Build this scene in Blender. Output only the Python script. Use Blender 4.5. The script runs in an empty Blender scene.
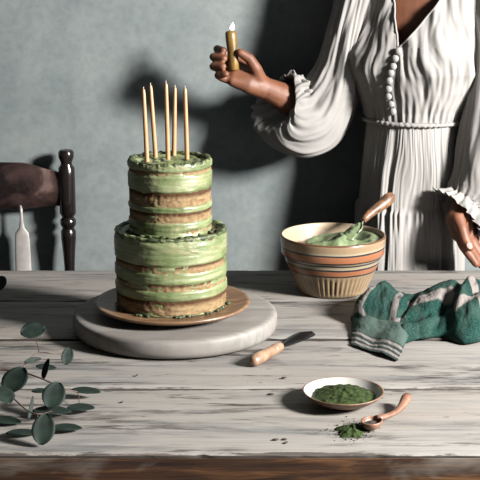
import bpy, bmesh, math, random
from mathutils import Vector, Matrix, noise
random.seed(7)
R = math.radians
PI = math.pi
sc = bpy.context.scene
C = sc.collection

# ------------------------------------------------------------------ camera
T = 0.75                    # table top height
H = T + 0.68                # camera height
PITCH = 13.5
F = 1300.0                  # focal length in pixels of a 480 px frame
cam_d = bpy.data.cameras.new('camera'); cam = bpy.data.objects.new('camera', cam_d); C.objects.link(cam)
cam.location = (0, 0, H); cam.rotation_euler = (R(90 - PITCH), 0, 0)
cam_d.sensor_width = 36; cam_d.lens = 36 * F / 480; cam_d.clip_start = .05
cam_d.dof.use_dof = False
sc.camera = cam
# ------------------------------------------------------------------ world
w = bpy.data.worlds.new('world'); sc.world = w; w.use_nodes = True
w.node_tree.nodes['Background'].inputs[0].default_value = (.72, .86, 1.0, 1)
w.node_tree.nodes['Background'].inputs[1].default_value = .20
# ------------------------------------------------------------------ window light
def area(name, loc, target, sx, sy, power, col):
    d = bpy.data.lights.new(name, 'AREA'); o = bpy.data.objects.new(name, d); C.objects.link(o)
    d.shape = 'RECTANGLE'; d.size = sx; d.size_y = sy; d.energy = power; d.color = col
    o.location = loc
    o.rotation_euler = (Vector(target) - Vector(loc)).to_track_quat('-Z', 'Y').to_euler()
    return o
area('window_light', (1.96, 1.08, 1.86), (0, 2.3, .9), .40, .48, 400, (1.0, .985, .965))
# ------------------------------------------------------------------ exposure
sc.view_settings.view_transform = 'Standard'
sc.view_settings.look = 'None'
sc.view_settings.gamma = 1
sc.view_settings.use_curve_mapping = False
sc.view_settings.exposure = 0.0

# ------------------------------------------------------------------ helpers
def ray(px, py):
    x = (px - 240) / F; y = (240 - py) / F
    c, s = math.cos(R(PITCH)), math.sin(R(PITCH))
    return Vector((x, c + y * s, -s + y * c))
def at(px, py, z=T):                    # the point of height z seen at a place in the photograph
    d = ray(px, py); return Vector((0, 0, H)) + d * ((z - H) / d.z)
def P(px, py, Y):                       # the point at depth Y
    d = ray(px, py); return Vector((0, 0, H)) + d * (Y / d.y)
K = .36                       # albedo level of the palette against the exposure
def srgb(r, g, b):
    f = lambda c: (c / 255 / 12.92) if c / 255 <= .04045 else ((c / 255 + .055) / 1.055) ** 2.4
    return (f(r) * K, f(g) * K, f(b) * K, 1)
def nz(x, y, z=0): return noise.noise(Vector((x, y, z)))
def fbm(x, y, z=0, o=3):
    s, a, f = 0, 1, 1
    for _ in range(o): s += a * nz(x * f, y * f, z * f); a *= .5; f *= 2.03
    return s
def clamp(x, a=0., b=1.): return max(a, min(b, x))
def sstep(a, b, x): t = clamp((x - a) / (b - a)); return t * t * (3 - 2 * t)
def lerp(a, b, t): return a + (b - a) * t

class MB:
    def __init__(s): s.v = []; s.f = []
    def add(s, v, f):
        n = len(s.v); s.v += [Vector(p) for p in v]; s.f += [tuple(i + n for i in q) for q in f]; return s
    def box(s, c, d, m=None):
        x, y, z = [k / 2 for k in d]
        v = [Vector((a * x, b * y, e * z)) for a in (-1, 1) for b in (-1, 1) for e in (-1, 1)]
        if m: v = [m @ p for p in v]
        v = [p + Vector(c) for p in v]
        return s.add(v, [(0, 1, 3, 2), (4, 6, 7, 5), (0, 4, 5, 1), (2, 3, 7, 6), (0, 2, 6, 4), (1, 5, 7, 3)])
    def lathe(s, prof, c=(0, 0, 0), n=48, fn=None, m=None):
        c = Vector(c); v = []; rings = []
        for k, (r, z) in enumerate(prof):
            if r <= 1e-6:
                rings.append([len(v)]); p = Vector((0, 0, z)); v.append((m @ p if m else p) + c); continue
            g = []
            for i in range(n):
                a = 2 * PI * i / n; rr, zz = (fn(a, r, z, k) if fn else (r, z))
                p = Vector((rr * math.cos(a), rr * math.sin(a), zz)); g.append(len(v)); v.append((m @ p if m else p) + c)
            rings.append(g)
        f = []
        for a, b in zip(rings, rings[1:]):
            if len(a) == 1 and len(b) == 1: continue
            for i in range(n):
                j = (i + 1) % n
                if len(a) == 1: f.append((a[0], b[j], b[i]))
                elif len(b) == 1: f.append((a[i], a[j], b[0]))
                else: f.append((a[i], a[j], b[j], b[i]))
        return s.add(v, f)
    def tube(s, pts, rad, n=12, caps=True, flat=1.0, up=None):
        pts = [Vector(p) for p in pts]; k = len(pts)
        if not hasattr(rad, '__len__'): rad = [rad] * k
        v = []; f = []; ref = Vector(up) if up else None; prev = None
        for i, p in enumerate(pts):
            t = (pts[min(i + 1, k - 1)] - pts[max(i - 1, 0)]).normalized()
            if prev is None:
                r0 = ref if ref else (Vector((0, 0, 1)) if abs(t.z) < .9 else Vector((1, 0, 0)))
            else: r0 = prev
            a = (r0 - t * r0.dot(t)).normalized(); b = t.cross(a); prev = a
            for j in range(n):
                q = 2 * PI * j / n
                v.append(p + (a * math.cos(q) * flat + b * math.sin(q)) * rad[i])
        for i in range(k - 1):
            for j in range(n):
                j2 = (j + 1) % n
                f.append((i * n + j, i * n + j2, (i + 1) * n + j2, (i + 1) * n + j))
        if caps: f.append(tuple(range(n))[::-1]); f.append(tuple((k - 1) * n + j for j in range(n)))
        return s.add(v, f)
    def ball(s, c, r, nu=16, nv=10, m=None):
        if not hasattr(r, '__len__'): r = (r, r, r)
        prof = [(math.sin(PI * k / nv), -math.cos(PI * k / nv)) for k in range(nv + 1)]
        prof[0] = (0, -1); prof[-1] = (0, 1)
        M = Matrix.Diagonal(Vector(r)); M = (m.to_3x3() @ M) if m else M
        return s.lathe(prof, c, nu, m=M)
    def grid(s, rows, closed=False):
        n = len(rows[0]); v = [p for r in rows for p in r]; f = []
        for i in range(len(rows) - 1):
            for j in range(n if closed else n - 1):
                j2 = (j + 1) % n
                f.append((i * n + j, i * n + j2, (i + 1) * n + j2, (i + 1) * n + j))
        return s.add(v, f)
    def build(s, name, mat, parent=None, smooth=True, bevel=0, solid=0, angle=None, origin=None):
        me = bpy.data.meshes.new(name)
        o = bpy.data.objects.new(name, me); C.objects.link(o)
        org = Vector(origin) if origin is not None else Vector((0, 0, 0))
        me.from_pydata([p - org for p in s.v], [], s.f); me.update()
        bm = bmesh.new(); bm.from_mesh(me); bmesh.ops.recalc_face_normals(bm, faces=bm.faces); bm.to_mesh(me); bm.free()
        o.location = org
        if smooth:
            me.shade_smooth()
            if angle: me.set_sharp_from_angle(angle=R(angle))
        me.materials.append(mat)
        if bevel:
            b = o.modifiers.new('bevel', 'BEVEL'); b.width = bevel; b.segments = 2; b.limit_method = 'ANGLE'
        if solid:
            b = o.modifiers.new('solid', 'SOLIDIFY'); b.thickness = solid; b.offset = -1
        if parent is not None:
            o.parent = parent; o.location = org - world_of(parent)
        return o
def world_of(o):
    v = Vector(o.location)
    while o.parent: o = o.parent; v += Vector(o.location)
    return v
def tag(o, label, cat, group=None, kind=None):
    o['label'] = label; o['category'] = cat
    if group: o['group'] = group
    if kind: o['kind'] = kind
    return o
def thing(name, loc, label, cat, group=None):
    o = bpy.data.objects.new(name, None); C.objects.link(o); o.location = loc; o.empty_display_size = .05
    return tag(o, label, cat, group)
def struct(o): o['kind'] = 'structure'; return o
def spline(ctrl, n):                    # Catmull-Rom through tuples
    k = len(ctrl); out = []
    for i in range(n):
        t = i / (n - 1) * (k - 1); a = min(int(t), k - 2); u = t - a
        p0, p1, p2, p3 = ctrl[max(a - 1, 0)], ctrl[a], ctrl[a + 1], ctrl[min(a + 2, k - 1)]
        out.append(tuple(.5 * (2 * q1 + (q2 - q0) * u + (2 * q0 - 5 * q1 + 4 * q2 - q3) * u * u + (3 * q1 - q0 - 3 * q2 + q3) * u ** 3)
                         for q0, q1, q2, q3 in zip(p0, p1, p2, p3)))
    return out

# ------------------------------------------------------------------ materials
class Mat:
    def __init__(s, name, rough=.6, metal=0, spec=.35):
        s.m = bpy.data.materials.new(name); s.m.use_nodes = True; s.t = s.m.node_tree
        s.b = s.t.nodes['Principled BSDF']; s.b.inputs['Roughness'].default_value = rough
        s.b.inputs['Metallic'].default_value = metal; s.b.inputs['Specular IOR Level'].default_value = spec
    def n(s, typ, **k):
        q = s.t.nodes.new(typ)
        for a, v in k.items(): setattr(q, a, v)
        return q
    def l(s, a, b): s.t.links.new(a, b)
    def coord(s, scale=(1, 1, 1), kind='Object'):
        if kind == 'Position': src = s.n('ShaderNodeNewGeometry').outputs['Position']
        else: src = s.n('ShaderNodeTexCoord').outputs[kind]
        mp = s.n('ShaderNodeMapping'); mp.inputs['Scale'].default_value = scale; s.l(src, mp.inputs[0]); return mp.outputs[0]
    def noise(s, scale, co, detail=5, rough=.55, dist=0):
        q = s.n('ShaderNodeTexNoise'); q.inputs['Scale'].default_value = scale; q.inputs['Detail'].default_value = detail
        q.inputs['Roughness'].default_value = rough; q.inputs['Distortion'].default_value = dist; s.l(co, q.inputs[0]); return q.outputs[0]
    def ramp(s, fac, stops, interp='LINEAR'):
        q = s.n('ShaderNodeValToRGB'); e = q.color_ramp.elements; q.color_ramp.interpolation = interp
        while len(e) < len(stops): e.new(.5)
        for i, (p, c) in enumerate(stops):
            e[i].position = p; e[i].color = c if hasattr(c, '__len__') else (c, c, c, 1)
        s.l(fac, q.inputs[0]); return q.outputs[0]
    def mix(s, fac, a, b, mode='MIX'):
        q = s.n('ShaderNodeMix', data_type='RGBA', blend_type=mode)
        for sock, v in ((q.inputs['Factor'], fac), (q.inputs['A'], a), (q.inputs['B'], b)):
            if hasattr(v, 'is_linked') or hasattr(v, 'links'): s.l(v, sock)
            else: sock.default_value = v
        return q.outputs['Result']
    def math(s, op, a, b=0.):
        q = s.n('ShaderNodeMath', operation=op)
        for k, v in enumerate((a, b)):
            if hasattr(v, 'links'): s.l(v, q.inputs[k])
            else: q.inputs[k].default_value = v
        return q.outputs[0]
    def color(s, c):
        if hasattr(c, 'links'): s.l(c, s.b.inputs['Base Color'])
        else: s.b.inputs['Base Color'].default_value = c
        return s
    def rough(s, c): s.l(c, s.b.inputs['Roughness']); return s
    def bump(s, h, strength=.3, dist=.002):
        q = s.n('ShaderNodeBump'); q.inputs['Strength'].default_value = strength; q.inputs['Distance'].default_value = dist
        s.l(h, q.inputs['Height']); s.l(q.outputs[0], s.b.inputs['Normal']); return s
def simple(name, c1, c2, scale=20, stretch=(1, 1, 1), rough=.6, bump=.2, dist=.001, lo=.35, hi=.65, metal=0, spec=.5, kind='Object', detail=5):
    m = Mat(name, rough, metal, spec); co = m.coord(stretch, kind); f = m.noise(scale, co, detail)
    m.color(m.ramp(f, [(lo, c1), (hi, c2)]))
    if bump: m.bump(f, bump, dist)
    return m

def wall_material():
    m = Mat('wall_plaster', .85, spec=.2); co = m.coord((1, 1, 1), 'Position')
    a = m.noise(1.6, co, 6, .6, .4); b = m.noise(9, co, 6, .65, .3); c = m.noise(60, co, 4, .6)
    base = m.ramp(a, [(.32, srgb(132, 143, 144)), (.5, srgb(152, 161, 160)), (.7, srgb(170, 176, 173))])
    mot = m.ramp(b, [(.3, srgb(134, 146, 148)), (.52, srgb(162, 170, 168)), (.72, srgb(182, 185, 181))])
    sp = m.ramp(c, [(.3, .86), (.6, 1.0)])
    m.color(m.mix(1.0, m.mix(.5, base, mot), sp, 'MULTIPLY'))
    return m.bump(b, .25, .004).m
def plank_material():
    m = Mat('whitewashed_wood', .62, spec=.35)
    co = m.coord((1, 1, 1), 'Position')
    grain = m.noise(1, m.coord((5, 130, 30), 'Position'), 6, .6, .25)
    streak = m.noise(1, m.coord((3.2, 26, 10), 'Position'), 6, .62, .8)
    big = m.noise(1, m.coord((1.7, 4.5, 4), 'Position'), 5, .6, .6)
    fine = m.noise(1, m.coord((14, 90, 40), 'Position'), 5, .7, .6)
    paint = m.ramp(grain, [(.2, srgb(156, 150, 144)), (.5, srgb(178, 173, 166)), (.8, srgb(194, 190, 184))])
    warm = m.mix(m.ramp(big, [(.42, 0.), (.7, .6)]), paint, srgb(170, 154, 140))
    wood = m.ramp(grain, [(.25, srgb(48, 45, 43)), (.55, srgb(88, 80, 74)), (.8, srgb(128, 112, 98))])
    thin = m.ramp(m.math('ADD', m.math('MULTIPLY', streak, .5), m.math('MULTIPLY', m.noise(1, m.coord((2.0, 9, 6), 'Position'), 6, .65, 1.0), .5)), [(.50, 0.), (.60, .72)])                       # paint rubbed thin
    col = m.mix(thin, warm, srgb(130, 130, 130))
    sel = m.ramp(m.noise(1, m.coord((2.3, 7, 5), 'Position'), 4, .6, .5), [(.42, 0.), (.54, 1.)])
    worn = m.math('MULTIPLY', m.math('MULTIPLY', m.ramp(streak, [(.48, 0.), (.60, 1.)]), m.ramp(fine, [(.42, 0.), (.56, 1.)])), sel)
    col = m.mix(worn, col, wood)
    chip = m.ramp(m.math('MULTIPLY', m.ramp(fine, [(.62, 0.), (.66, 1.)]), m.ramp(big, [(.45, 0.), (.55, 1.)])), [(.1, 0.), (.5, .9)])
    col = m.mix(chip, col, wood)
    oc = m.n('ShaderNodeSeparateXYZ'); m.l(m.coord(), oc.inputs[0])
    ay = m.math('ABSOLUTE', oc.outputs[1])
    e = m.math('ADD', m.math('MULTIPLY', ay, 9.0), m.math('MULTIPLY', m.noise(1, m.coord((9, 50, 30), 'Position'), 6, .7, .4), .70))
    q = m.n('ShaderNodeMapRange'); m.l(e, q.inputs[0]); q.inputs[1].default_value = 1.42; q.inputs[2].default_value = 1.46
    col = m.mix(m.math('MULTIPLY', q.outputs[0], .9), col, wood)
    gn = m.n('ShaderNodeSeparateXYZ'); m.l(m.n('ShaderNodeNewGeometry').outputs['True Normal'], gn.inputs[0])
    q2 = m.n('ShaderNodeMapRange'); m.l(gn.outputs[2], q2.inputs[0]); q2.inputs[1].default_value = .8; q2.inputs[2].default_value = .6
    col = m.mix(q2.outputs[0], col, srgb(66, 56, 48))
    m.color(col)
    hgt = m.math('SUBTRACT', grain, m.math('MULTIPLY', worn, .6))
    return m.bump(hgt, .55, .0016).m
def apron_material():
    m = Mat('aged_brown_wood', .42, spec=.5)
    g = m.noise(1, m.coord((6, 30, 90), 'Position'), 6, .65, .6); b = m.noise(1, m.coord((5, 5, 14), 'Position'), 4, .6, .5)
    c = m.ramp(g, [(.28, srgb(34, 24, 18)), (.5, srgb(84, 56, 36)), (.72, srgb(150, 104, 66))])
    c = m.mix(m.ramp(b, [(.55, 0.), (.72, .6)]), c, srgb(170, 160, 148))
    return m.color(c).bump(g, .6, .002).m
M = {}
M['wall'] = wall_material()
M['plank'] = plank_material()
M['dim'] = simple('dark_light_blocker', srgb(58, 62, 64), srgb(70, 74, 76), 3, rough=.9, bump=.1, kind='Position').m  # dark tone so the added wall and ceiling bounce little light
M['apron'] = apron_material()
M['floor'] = simple('floor_boards_wood', srgb(62, 56, 50), srgb(96, 86, 76), 3, (1, 8, 1), .6, .2, kind='Position').m
M['chair_dark'] = simple('black_lacquered_wood', srgb(18, 16, 16), srgb(40, 32, 29), 8, (1, 1, .3), .2, .15).m
M['candle_wax'] = simple('peach_wax', srgb(214, 156, 104), srgb(226, 176, 126), 30, rough=.45, bump=.05).m
M['wick'] = simple('wick', srgb(225, 215, 200), srgb(240, 232, 220), 50).m
M['char'] = simple('charred_wick', srgb(30, 24, 18), srgb(60, 44, 30), 80).m
M['gold_wax'] = simple('ochre_beeswax', srgb(124, 92, 36), srgb(172, 134, 64), 60, (1, 1, .5), .4, .3).m
M['plate_wood'] = simple('turned_wood', srgb(122, 88, 62), srgb(168, 132, 98), 1, (6, 70, 20), .38, .15).m
M['handle_wood'] = simple('pale_handle_wood', srgb(150, 112, 86), srgb(196, 160, 130), 40, (1, 1, 1), .5, .25).m
M['spatula_wood'] = simple('worn_handle_wood', srgb(98, 64, 42), srgb(196, 144, 98), 45, (1, 1, 1), .5, .3).m
M['scoop_wood'] = simple('reddish_wood', srgb(126, 82, 62), srgb(174, 124, 98), 50, (1, 1, 1), .45, .15).m
M['steel'] = simple('dark_steel', srgb(40, 42, 44), srgb(78, 80, 80), 30, (1, 1, 1), .32, .05, metal=.85).m
M['powder'] = simple('matcha_powder', srgb(30, 44, 22), srgb(78, 94, 50), 160, rough=.95, bump=.6, dist=.002, spec=.1).m
M['crumb'] = simple('dried_leaf_crumb', srgb(40, 30, 24), srgb(72, 54, 40), 200, rough=.8).m
M['skin'] = simple('brown_skin', srgb(134, 82, 55), srgb(158, 102, 73), 22, rough=.58, bump=.12, dist=.0006, spec=.4).m
M['skin'].node_tree.nodes['Principled BSDF'].inputs['Subsurface Weight'].default_value = .12
M['skin'].node_tree.nodes['Principled BSDF'].inputs['Subsurface Radius'].default_value = (.01, .004, .002)
M['nail'] = simple('fingernail', srgb(222, 176, 160), srgb(232, 190, 176), 10, rough=.25, bump=0).m
M['hair'] = simple('dark_hair', srgb(24, 18, 15), srgb(46, 34, 28), 40, (1, 1, .1), .4, .5).m
M['lip'] = simple('lips', srgb(140, 70, 62), srgb(156, 84, 74), 10, rough=.4).m
M['eye'] = simple('eyeball', srgb(230, 226, 220), srgb(238, 234, 228), 10, rough=.2).m
M['leaf'] = simple('eucalyptus_leaf', srgb(14, 32, 25), srgb(30, 52, 40), 35, rough=.7, bump=.1, spec=.25).m
M['stem'] = simple('brown_stem', srgb(78, 54, 44), srgb(112, 82, 66), 60, rough=.6).m
M['button'] = simple('covered_button', srgb(176, 172, 166), srgb(200, 197, 190), 200, rough=.7, bump=.2).m
def linen():
    m = Mat('off_white_crinkle_cotton', .9, spec=.15)
    n1 = m.noise(1, m.coord((46, 46, 16), 'Object'), 5, .65, .6); n2 = m.noise(700, m.coord((1, 1, 1), 'Object'), 2)
    n3 = m.noise(7, m.coord(), 4)
    c = m.ramp(n3, [(.3, srgb(178, 173, 168)), (.7, srgb(194, 190, 185))])
    m.color(c)
    return m.bump(m.math('ADD', m.math('MULTIPLY', n1, .45), m.math('MULTIPLY', n2, .12)), .35, .0020).m
M['linen'] = linen()
def board_mat():
    m = Mat('limewashed_wood_board', .6, spec=.3)
    g = m.noise(1, m.coord((4, 60, 14)), 6, .6, .4); b = m.noise(7, m.coord(), 5, .6, .6)
    c = m.ramp(g, [(.25, srgb(130, 124, 118)), (.5, srgb(164, 158, 151)), (.75, srgb(186, 181, 174))])
    c = m.mix(m.ramp(b, [(.45, 0.), (.7, .5)]), c, srgb(136, 124, 112))
    return m.color(c).bump(g, .3, .001).m
M['board'] = board_mat()
def frosting_mat(name='matcha_buttercream', tint=1):
    m = Mat(name, .42, spec=.45)
    a = m.noise(1, m.coord((9, 9, 55)), 5, .6, .5); b = m.noise(1, m.coord((22, 22, 60)), 5, .65, .8)
    c = m.ramp(a, [(.32, srgb(98, 112, 66)), (.5, srgb(142, 156, 104)), (.68, srgb(184, 190, 146))])
    if tint: c = m.mix(m.ramp(b, [(.50, 0.), (.70, .7)]), c, srgb(186, 172, 134))    # scraped thin, crumbs show through
    return m.color(c).bump(m.math('ADD', a, b), .5, .003).m
M['frosting'] = frosting_mat()
M['cream'] = simple('matcha_cream', srgb(104, 124, 82), srgb(158, 172, 130), 24, rough=.4, bump=.4, dist=.003).m
def rimfrost():
    m = Mat('crumbly_frosting_painted_shade', .5); b = m.noise(60, m.coord(), 5, .65, .5)
    return m.color(m.ramp(b, [(.35, srgb(50, 62, 38)), (.6, srgb(92, 104, 64)), (.78, srgb(160, 166, 126))])).bump(b, .7, .004).m  # darker than the side frosting: shade on the cake top put into the colour
M['topfrost'] = rimfrost()
def sponge_mat():
    m = Mat('golden_brown_sponge', .85, spec=.2)
    f = m.noise(1, m.coord((60, 60, 130)), 5, .6, .4)
    g = m.n('ShaderNodeSeparateXYZ'); m.l(m.coord((1, 1, 1), 'Generated'), g.inputs[0])
    crust = m.ramp(m.math('ADD', g.outputs[2], m.math('MULTIPLY', f, .5)), [(.80, 0.), (1.02, 1.)])   # darker baked crust at the top of each layer
    c = m.ramp(f, [(.3, srgb(128, 96, 60)), (.68, srgb(192, 164, 122))])
    return m.color(m.mix(crust, c, srgb(92, 60, 34))).bump(f, .7, .003).m
M['sponge'] = sponge_mat()

# ------------------------------------------------------------------ setting
WALL = 2.87
def slab(name, pts_lo, pts_hi, mat, kind=True):
    lo, hi = Vector(pts_lo), Vector(pts_hi)
    o = MB().box((lo + hi) / 2, hi - lo).build(name, mat, smooth=False)
    return struct(o)
slab('floor', (-3.2, -1.5, -.06), (3.2, WALL + .1, 0), M['floor'])
slab('wall_back', (-3.2, WALL, 0), (3.2, WALL + .1, 2.7), M['wall'])
slab('added_shade_wall_left', (-2.6, -1.5, 0), (-2.5, WALL, 2.7), M['dim'])  # unseen wall added to block ambient light from the left
slab('added_shade_ceiling', (-2.6, -1.5, 2.7), (3.2, WALL + .1, 2.76), M['dim'])  # unseen ceiling added with the wall to hold back ambient light
slab('baseboard_back', (-3.2, WALL - .018, 0), (3.2, WALL, .12), M['board'])

# ------------------------------------------------------------------ table
Y0, Y4 = 1.607, 2.575
TX0, TX1 = -1.25, 1.25
table = thing('dining_table', (0, (Y0 + Y4) / 2, 0), 'long whitewashed plank table with a bare brown wood front rail', 'table')
def make_plank(y0, y1, seed, dz=0):
    nx, th = 260, .030; gap = .0021
    rows = []
    prof = [(0, -th), (0, -.004), (.0016, -.0008), (.006, 0), (.25, 0), (.5, 0), (.75, 0), (1, 0)]
    ys = []
    for i in range(nx + 1):
        x = TX0 + (TX1 - TX0) * i / nx
        e0 = .0022 * fbm(x * 18, seed, 0, 4); e1 = .0022 * fbm(x * 18, seed + 9, 3, 4)
        chip = max(0, nz(x * 30, seed * 3.1, 1) - .22) * .016; chip1 = max(0, nz(x * 26, seed * 4.1, 5) - .25) * .014
        a = y0 + gap + e0 + chip; b = y1 - gap - e1 - chip1
        zz = lambda y: T + dz + .0006 * fbm(x * 2, y * 9, seed, 2)
        row = [Vector((x, a, T - th)), Vector((x, a, T - .0045 + dz)), Vector((x, a + .0012, T - .0012 + dz)), Vector((x, a + .005, zz(a)))]
        for k in range(1, 6): y = lerp(a, b, k / 6); row.append(Vector((x, y, zz(y))))
        row += [Vector((x, b - .005, zz(b))), Vector((x, b - .0012, T - .0012 + dz)), Vector((x, b, T - .0045 + dz)), Vector((x, b, T - th))]
        rows.append(row)
    mb = MB().grid(rows, closed=False)
    n = len(rows[0])
    mb.f.append(tuple(range(n))); mb.f.append(tuple(nx * n + k for k in range(n))[::-1])
    for i in range(nx): mb.f.append((i * n, (i + 1) * n, (i + 1) * n + n - 1, i * n + n - 1))
    return mb.build('plank', M['plank'], table, angle=50, origin=(0, (y0 + y1) / 2, T))
edges = [Y0, 1.868, 2.11, 2.343, Y4]
for k in range(4): make_plank(edges[k], edges[k + 1], 3.7 * k + 1, (0, -.0012, .0006, -.0008)[k])
def rail(lo, hi):
    lo, hi = Vector(lo), Vector(hi); nx = 120; rows = []
    for i in range(nx + 1):
        x = lerp(lo.x, hi.x, i / nx); r = []
        for k in range(9):
            z = lerp(hi.z, lo.z, k / 8); r.append(Vector((x, lo.y + .0018 * fbm(x * 9, z * 60, 2, 3) + (.002 if k in (0, 8) else 0), z)))
        r += [Vector((x, hi.y, lo.z)), Vector((x, hi.y, hi.z))]
        rows.append(r)
    mb = MB().grid(rows, closed=True); n = len(rows[0])
    mb.f.append(tuple(range(n))[::-1]); mb.f.append(tuple(nx * n + k for k in range(n)))
    return mb
a = rail((TX0 + .004, Y0 - .0035, T - .145), (TX1 - .004, Y0 + .0008, T - .0035)).build('apron', M['apron'], table, angle=40)
a['label'] = 'bare brown wooden rail under the front edge'
MB().box((0, Y4 - .06, T - .085), (TX1 * 2 - .16, .025, .11)).build('apron', M['apron'], table, smooth=False, bevel=.003)
for sx in (-1, 1):
    MB().box((sx * (TX1 - .09), (Y0 + Y4) / 2, T - .085), (.025, Y4 - Y0 - .15, .11)).build('apron', M['apron'], table, smooth=False, bevel=.003)
    for y in (Y0 + .085, Y4 - .095):
        pr = [(0, 0), (.022, 0), (.026, .02), (.022, .05), (.03, .3), (.038, .5), (.032, .54), (.04, .57), (.04, .72), (0, .72)]
        MB().lathe(pr, (sx * (TX1 - .13), y, 0), 20).build('leg', M['apron'], table, angle=40)

# ------------------------------------------------------------------ round board, plate, cake
CX, CY = at(175.5, 329)[0], at(175.5, 329)[1]
bx_, by_ = CX, CY
BH = .034
def board_prof(R_, h): return [(0, 0), (R_ - .012, 0), (R_ - .006, .002), (R_ - .002, .006), (R_, .012), (R_, h - .008), (R_ - .002, h - .003), (R_ - .006, h - .0005), (R_ - .012, h), (R_ * .6, h), (R_ * .3, h), (0, h)]
o = MB().lathe(board_prof(.177, BH), (0, 0, 0), 96).build('round_board', M['board']); o.location = (bx_, by_, T + .0007)
tag(o, 'thick round limewashed board lying on the table under the wooden cake plate', 'board')
px_ = at(173, 306, T + BH)
PX, PY = CX - .004, CY - .004
pr = [(0, 0), (.085, 0), (.092, .003), (.118, .008), (.131, .0135), (.1335, .0165), (.132, .019), (.127, .0185), (.112, .0145), (.06, .0125), (0, .012)]
o = MB().lathe(pr, (0, 0, 0), 96, lambda a, r, z, k: (r * (1 + .004 * math.sin(2 * a + 1)), z)).build('wooden_plate', M['plate_wood']); o.location = (PX, PY, T + BH + .0012)
tag(o, 'shallow turned brown wooden plate directly under the green cake', 'plate')

KX, KY = at(171.5, 329)[0] + .0008, CY - .002
BASE = T + BH + .0158
cake = thing('tiered_cake', (KX, KY, BASE), 'two tier naked layer cake smeared with pale green frosting', 'cake')
def tier(name, z0, h, rad, layers, seed):
    nth, nzv = 220, 90
    # layers: list of sponge bands (z_lo, z_hi) as fractions of the height
    def fr(a, z):
        t = (z - z0) / h
        d = .0018                                     # frosting thickness over the crumb line
        for lo, hi, st in layers:
            m_ = sstep(lo - .028, lo + .015, t) * (1 - sstep(hi - .015, hi + .028, t))
            cover = fbm(math.cos(a) * 2.2 + seed, math.sin(a) * 2.2, t * 9, 3)
            d -= m_ * st * (1.15 + .75 * cover)
        d += .0007 * fbm(math.cos(a) * 1.6 + 9 * seed, math.sin(a) * 1.6, t * 22, 3)
        d += .0005 * fbm(math.cos(a) * 6, math.sin(a) * 6, t * 6 + seed, 3)
        return d
    prof = [(0, z0)] + [(rad, z0 + h * k / nzv) for k in range(nzv + 1)]
    top = z0 + h
    for k in range(1, 22): prof.append((rad * (1 - k / 22.), top))
    prof.append((0, top))
    def fn(a, r, z, k):
        if k <= nzv + 1:
            t = (z - z0) / h
            rr = r + fr(a, z) - .002 * (1 - sstep(0, .03, t)) - .0015 * sstep(.975, 1, t)
            if t > .93:
                rag = (t - .93) / .07
                z += rag * .0045 * fbm(math.cos(a) * 7 + seed, math.sin(a) * 7, 0, 4) + rag * .002
                rr += rag * .0022 * max(0, fbm(math.cos(a) * 9, math.sin(a) * 9, seed, 3))
            return rr, z
        q = 1 - r / rad
        x, y = r * math.cos(a), r * math.sin(a)
        z += (1 - sstep(0, .18, q)) * (.0045 * fbm(math.cos(a) * 7 + seed, math.sin(a) * 7, 0, 4) + .002)
        z += -.002 * sstep(.05, .25, q) + .0022 * math.sin(q * 26 + a * 1.0) * sstep(0, .1, q) * .7 + .0016 * fbm(x * 70, y * 70, seed, 3)
        return r, z
    o = MB().lathe(prof, (KX, KY, 0), nth, fn).build(name, M['frosting'], cake, origin=(KX, KY, z0))
    for lo, hi, st in layers:
        za, zb = z0 + h * max(lo - .03, .004), z0 + h * min(hi + .03, .985)
        n = 12; pp = [(0, za)] + [(rad - (.0015 if k in (0, n) else 0), lerp(za, zb, k / n)) for k in range(n + 1)] + [(0, zb)]
        MB().lathe(pp, (KX, KY, 0), 200, lambda a, r, z, k: (r - .0004 + .0013 * fbm(math.cos(a) * 14, math.sin(a) * 14, z * 160 + seed, 3), z)) \
            .build('sponge_layer', M['sponge'], o, origin=(KX, KY, za))
    # ragged smear of frosting round the top edge
    mb = MB(); n = 170; rows = []
    for i in range(n):
        a = 2 * PI * i / n; q = fbm(math.cos(a) * 8 + seed, math.sin(a) * 8, 2, 3); w_ = .0045 + .003 * abs(q); hh = .0028 + .0028 * max(0, q + .3)
        rc = rad - .001; row = []
        for k in range(8):
            b = 2 * PI * k / 8
            row.append(Vector((KX + (rc + w_ * math.cos(b) - .003) * math.cos(a), KY + (rc + w_ * math.cos(b) - .003) * math.sin(a), top + hh * math.sin(b) + .001 * q)))
        rows.append(row)
    rows.append(rows[0]); mb.grid(rows, closed=True)
    mb.build('top_rim', M['topfrost'], o, origin=(KX, KY, top))
    return o
H1, H2 = .130, .122
tier('lower_tier', BASE, H1, .0945, [(.02, .20, .0034), (.335, .42, .0024), (.57, .665, .0024), (.955, .985, .0016)], 1.3)
ZT = BASE + H1
tier('upper_tier', ZT - .002, H2, .0695, [(.05, .10, .0020), (.22, .345, .0036), (.44, .63, .0034), (.865, .915, .0026)], 5.1)
ZTT = ZT - .002 + H2
# rough crumbs of frosting around the base of both tiers
mb = MB()
for k in range(90):
    a = random.uniform(0, 2 * PI); lower = k % 2
    rr = (.0962 if lower else .0718) + random.uniform(-.002, .003); zz = (BASE if lower else ZT) + .0012
    s_ = random.uniform(.0016, .0036)
    mb.ball((KX + rr * math.cos(a), KY + rr * math.sin(a), zz), (s_ * 1.5, s_, s_ * .8), 7, 5)
o = mb.build('frosting_crumbs', M['topfrost'], cake, origin=(KX, KY, BASE)); o['kind'] = 'stuff'

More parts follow.
